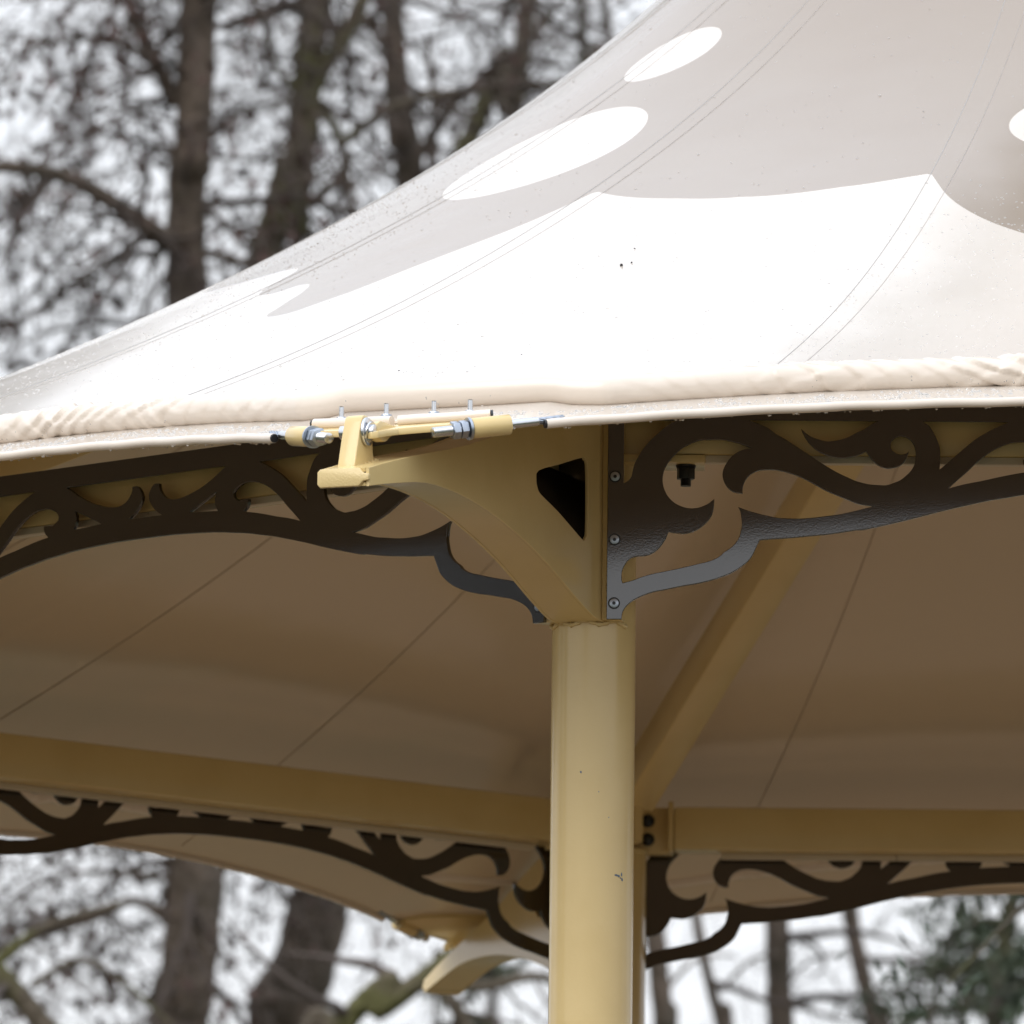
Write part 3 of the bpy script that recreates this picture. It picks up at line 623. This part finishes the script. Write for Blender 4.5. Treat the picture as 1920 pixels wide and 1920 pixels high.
def tree(name, label, Y, trunk, r0, r1, boughs, m, seed, leafy=0., droop=.2, dens=1., extra=22, twigm='twig', leafm='leaf', zr=(7, 15), el=(.9, 2.4), lsize=.07, group=None, top=0):
    """trunk: pixel path bottom->top at distance Y, continued to the ground and to the top"""
    rng = random.Random(seed); P = [at(x, y, Y) for x, y in trunk]
    foot = Vector((P[0].x-(P[1].x-P[0].x)*1.2, P[0].y, 0)); a = foot.lerp(P[0], .5); hi = P[-1]+(P[-1]-P[-2]).normalized()*3+Vector((rng.uniform(-.6, .6), rng.uniform(-1, 1), 6 if P[-1].z > 11 else 2))
    root = bpy.data.objects.new(name, None); COL.objects.link(root); root.location = foot
    tag(root, label, 'tree', group)
    path = spline([foot, a]+P+[hi], 10); k = len(path); lb = Limbs(); tr = Limbs(); lv = Leaves() if leafy else None
    inv = Matrix.Translation(-foot)
    zt = P[0].z; zb = P[-1].z
    rad = []
    for p in path:
        t = (p.z-zt)/(zb-zt); rad.append(max(.02, r0+(r1-r0)*t if t > 0 else r0*(1+.35*min(1, (zt-p.z)/zt)**2)))
    for i, p in enumerate(path):
        if p.z > zb > zt: rad[i] = max(.012, r1*(1-.9*(p.z-zb)/(hi.z-zb)))
    for i in range(k): rad[i] *= 1+.05*math.sin(i*1.7+seed)
    tr.tube(path, rad, 14)
    for b_ in boughs:
        pts, ra, rb_ = b_[:3]; dep = b_[3] if len(b_) > 3 else 2; off = b_[4] if len(b_) > 4 else 0
        Q = spline([at(x, y, Y+off*i/len(pts)) for i, (x, y) in enumerate(pts)], 5); nq = len(Q)
        tr.tube(Q, [ra+(rb_-ra)*i/(nq-1) for i in range(nq)], 8)
        for q in range(int(nq*1.5*dens)):
            i = rng.randrange(1, nq); t = (Q[i]-Q[i-1]).normalized(); ax = Matrix.Rotation(rng.uniform(0, 6.28), 3, t) @ t.orthogonal().normalized()
            grow(lb, lv, Q[i], (t*.5+ax+Vector((0, 0, -droop*.5))).normalized(), rng.uniform(.35, 1.1), rb_*rng.uniform(.3, .6), dep, rng, droop, leafy, dens, lsize)
    for q in range(extra):
        z = rng.uniform(*zr); c_ = min(range(k), key=lambda i: abs(path[i].z-z)); a_ = rng.uniform(0, 6.28)
        grow(lb, lv, path[c_], Vector((math.cos(a_), math.sin(a_)*.8, rng.uniform(-.2, .8)-droop*.6)), rng.uniform(*el), rng.uniform(.014, .034), 3, rng, droop, leafy, dens, lsize)
    if zb > 11:
        for q in range(12):
            z = rng.uniform(zb, hi.z-.3); c_ = min(range(k), key=lambda i: abs(path[i].z-z)); a_ = rng.uniform(0, 6.28)
            grow(lb, lv, path[c_], Vector((math.cos(a_), math.sin(a_), rng.uniform(.2, 1))), rng.uniform(.9, 2.2)*(1-.5*(z-zb)/(hi.z-zb)), rad[c_]*.45+.006, 2, rng, .1, leafy, dens*.6, lsize)
    for o_, s_, mt in ((tr, 'trunk', m), (lb, 'crown', M[twigm])):
        if o_.v:
            o_.v = [v-foot for v in o_.v]; o_.build(s_, mt, root)
    if lv and lv.v: lv.v = [v-foot for v in lv.v]; lv.build('leaves', M[leafm], root)['kind'] = 'stuff'
    return root
G_ = 'bare trees behind the pavilion'
tree('bare_tree', 'straight grey-brown tree trunk rising behind the left of the roof', 62, [(330, 1990), (345, 1880), (368, 1620), (358, 1100), (350, 560), (352, 300), (372, 0)], .165, .095,
     [([(345, 470), (300, 440), (230, 392), (130, 335), (0, 312), (-150, 330)], .06, .035, 2, -1), ([(330, 200), (300, 130), (262, 60), (225, -40)], .05, .03, 2), ([(360, 470), (420, 480), (480, 492), (560, 470)], .03, .012, 2),
      ([(335, 190), (290, 120), (230, 85), (150, 72), (40, 90)], .03, .014, 2, 1), ([(365, 270), (430, 235), (480, 200), (560, 190)], .018, .008, 2), ([(350, 1760), (260, 1690), (180, 1720), (60, 1760), (-60, 1790)], .03, .015, 2),
      ([(350, 430), (300, 470), (220, 480), (150, 520), (60, 590), (-50, 640)], .024, .012, 2), ([(345, 1650), (250, 1640), (120, 1640), (0, 1700)], .02, .008, 2)], M['bark'], 11, leafy=.26, droop=.7, dens=.85, extra=40, zr=(8.2, 15.5), group=G_)
tree('bare_tree', 'leaning tree trunk that forks above the middle of the roof edge', 64, [(345, 1950), (368, 1650), (395, 1250), (445, 850), (490, 520), (520, 400), (545, 300), (572, 195)], .14, .085,
     [([(572, 200), (600, 140), (640, 80), (690, -20)], .055, .04, 2), ([(572, 200), (545, 160), (515, 120), (500, 60), (470, -20)], .022, .016, 2), ([(575, 190), (620, 225), (640, 280), (650, 340), (665, 400)], .03, .02, 2),
      ([(640, 270), (690, 230), (760, 190), (860, 170)], .03, .02, 2), ([(530, 420), (580, 380), (620, 350), (660, 290)], .035, .02, 2), ([(480, 520), (540, 470), (590, 430)], .03, .02, 2)], M['moss'], 12, leafy=.12, droop=.5, dens=.6, extra=14, zr=(9.5, 15), group=G_)
tree('bare_tree', 'dark tree trunk running from below the pavilion to the top edge', 66, [(520, 1990), (545, 1890), (605, 1660), (690, 1100), (765, 420), (752, 200), (735, 0)], .20, .062,
     [([(760, 330), (800, 270), (870, 175), (960, 160), (1060, 160)], .035, .025, 2), ([(745, 120), (700, 60), (660, -20)], .025, .015, 2), ([(760, 420), (800, 330), (815, 240), (810, 160), (800, 60)], .025, .015, 2)], M['bark'], 13, leafy=.2, droop=.5, dens=.74, extra=22, zr=(9, 15.5), group=G_)
tree('bare_tree', 'slanting tree limb crossing above the upper roof slope', 69, [(548, 1950), (600, 1660), (690, 1120), (770, 680), (850, 330), (890, 240), (945, 100), (990, -10)], .075, .055,
     [([(880, 250), (930, 180), (1000, 165), (1090, 150)], .035, .02, 2), ([(905, 180), (980, 90), (1020, 40), (1060, -10)], .02, .012, 2), ([(830, 380), (900, 330), (960, 220)], .02, .01, 2)], M['moss'], 14, leafy=.14, droop=.4, dens=.6, extra=10, zr=(10, 15.5), group=G_)
tree('bare_tree', 'pair of thin dark stems beside the top of the roof slope', 70, [(1108, 1950), (1110, 900), (1130, 300), (1115, 90), (1090, -10)], .035, .028,
     [([(1160, 300), (1148, 120), (1130, -10)], .028, .02, 2), ([(1110, 80), (1060, 60), (1000, 0)], .012, .008, 2)], M['bark2'], 15, leafy=.1, droop=.4, dens=.55, extra=8, zr=(11, 16), group=G_)
tree('bare_tree', 'low mossy bough arching below the far bracket arm', 54, [(560, 2050), (640, 1930), (690, 1870), (740, 1835), (800, 1830)], .06, .05,
     [([(790, 1830), (840, 1870), (880, 1930)], .04, .03, 2), ([(800, 1832), (900, 1850), (1000, 1830), (1060, 1850)], .03, .02, 2)], M['moss'], 16, droop=.5, dens=.45, extra=4, zr=(6.5, 8), el=(.5, 1.2), group=G_)
tree('bare_tree', 'mossy bough in the bottom left corner below the far scrollwork', 50, [(-160, 1700), (-60, 1770), (20, 1850), (90, 1930), (160, 2010)], .055, .045,
     [([(0, 1800), (80, 1740), (190, 1705), (240, 1690)], .025, .012, 2), ([(60, 1850), (150, 1800), (240, 1850), (330, 1930)], .018, .008, 2)], M['moss'], 17, droop=.3, dens=.5, extra=4, zr=(6, 8), el=(.5, 1.4), group=G_)
for i, (x0, x1, wd, lab) in enumerate(((1245, 1222, .055, 'slim grey trunk just right of the far column'), (1350, 1300, .03, 'thin leaning stem under the right far scrollwork'), (1462, 1455, .072, 'stout grey trunk left of the evergreens under the far beam'), (1640, 1590, .05, 'slanting dark trunk beside the evergreen boughs'))):
    tree('bare_tree', lab, 64+i*2, [(x0+(x0-x1)*.3, 2000), (x0, 1920), (x1, 1680), (x1-20, 1300)], wd*1.1, wd*.9, [([(x0, 1860), (x0+60, 1800), (x0+130, 1790)], .014, .007, 2)], M['bark'], 20+i, leafy=.1, droop=.4, dens=.45, extra=6, zr=(7, 9.5), el=(.6, 1.6), group=G_)
def evergreen(label, foot, h, spread, seed, n_b=60, size=.16, zmin=.12, per=16, ex=.75):
    rng = random.Random(seed); root = bpy.data.objects.new('evergreen_tree', None); COL.objects.link(root); root.location = foot; tag(root, label, 'tree', 'evergreens behind the pavilion')
    tr = Limbs(); lb = Limbs(); lv = Leaves(); P = [Vector((.15*math.sin(i), .1*math.cos(i*1.3), h*i/14)) for i in range(15)]
    tr.tube(P, [.26*(1-.93*i/14) for i in range(15)], 10)
    for b in range(n_b):
        t = rng.uniform(zmin, .98); z = h*t; a = rng.uniform(0, 6.28); ln = spread*(1-t)**ex*rng.uniform(.6, 1.15 if h < 30 else 1.1 if z > 13 else .85)+.3; cur = Vector((0, 0, z)); pts = [cur]
        d = Vector((math.cos(a), math.sin(a), .25))
        k = 10
        for i in range(k):
            d = (d+Vector((rng.gauss(0, .1), rng.gauss(0, .1), -.09+rng.gauss(0, .05)))).normalized(); cur = cur+d*ln/k; pts.append(cur)
            for q in range(int(per*ln/k*4*(5 if h > 30 and 6.5 < cur.z < 11 else 3 if h > 30 and cur.z > 14 else 1))):
                o_ = Vector((rng.gauss(0, 1), rng.gauss(0, 1), rng.gauss(0, .55)-.25))*ln*.075; lv.leaf(cur+o_, size*rng.uniform(.5, 1.2)*(4.5 if cur.z > 14 and h > 30 else 1), rng, .6, .8 if (h > 30 and cur.z > 14) or 20 < h < 30 else .35)  # oversized leaves on unseen tall crowns, shaped to darken the roof's reflection
        lb.tube(pts, [.035*(1-.85*i/k) for i in range(k+1)], 5)
    tr.build('trunk', M['bark2'], root); lb.build('branches', M['bark2'], root); lv.build('crown', M['needle'], root)
def gxy(px, Y): p = at(px, 1800, Y); return p.x, p.y
x, y = gxy(1800, 82); evergreen('evergreen tree behind the slanting dark trunk at the lower right', (x, y, 0), 11.4, 2.3, 32, 90, .13, .35, 34)
x, y = gxy(905, 80); evergreen('small evergreen top beside the near column base', (x, y, 0), 10.9, 1.5, 33, 60, .13, .45, 30)
evergreen('tall dark evergreen close behind the right side of the pavilion', (3.7, 17, 0), 33, 3.7, 34, 420, .085, .05, 20, .25)
evergreen('evergreen tree standing off to the left of the pavilion', (-21, -2.6, 0), 17, 4.4, 35, 150, .26, .04, 26)
evergreen('second evergreen to the left of the pavilion, farther back', (-23, 4, 0), 18, 4.6, 36, 150, .26, .04, 26)
x, y = gxy(1900, 66); evergreen('dense evergreen in the lower right corner of the view', (x, y, 0), 10.4, 2.4, 41, 100, .13, .4, 34)
x, y = gxy(1705, 74); evergreen('low evergreen between the stout trunk and the corner evergreens', (x, y, 0), 9.6, 1.9, 42, 80, .13, .45, 34)
evergreen('tall evergreen beyond the left edge of the roof', (-7.7, 41, 0), 23.4, 3.7, 43, 280, .4, .05, 44, .36)
evergreen('tall evergreen farther out beyond the left roof edge', (-13, 44, 0), 23, 4.2, 44, 220, .4, .05, 40, .36)
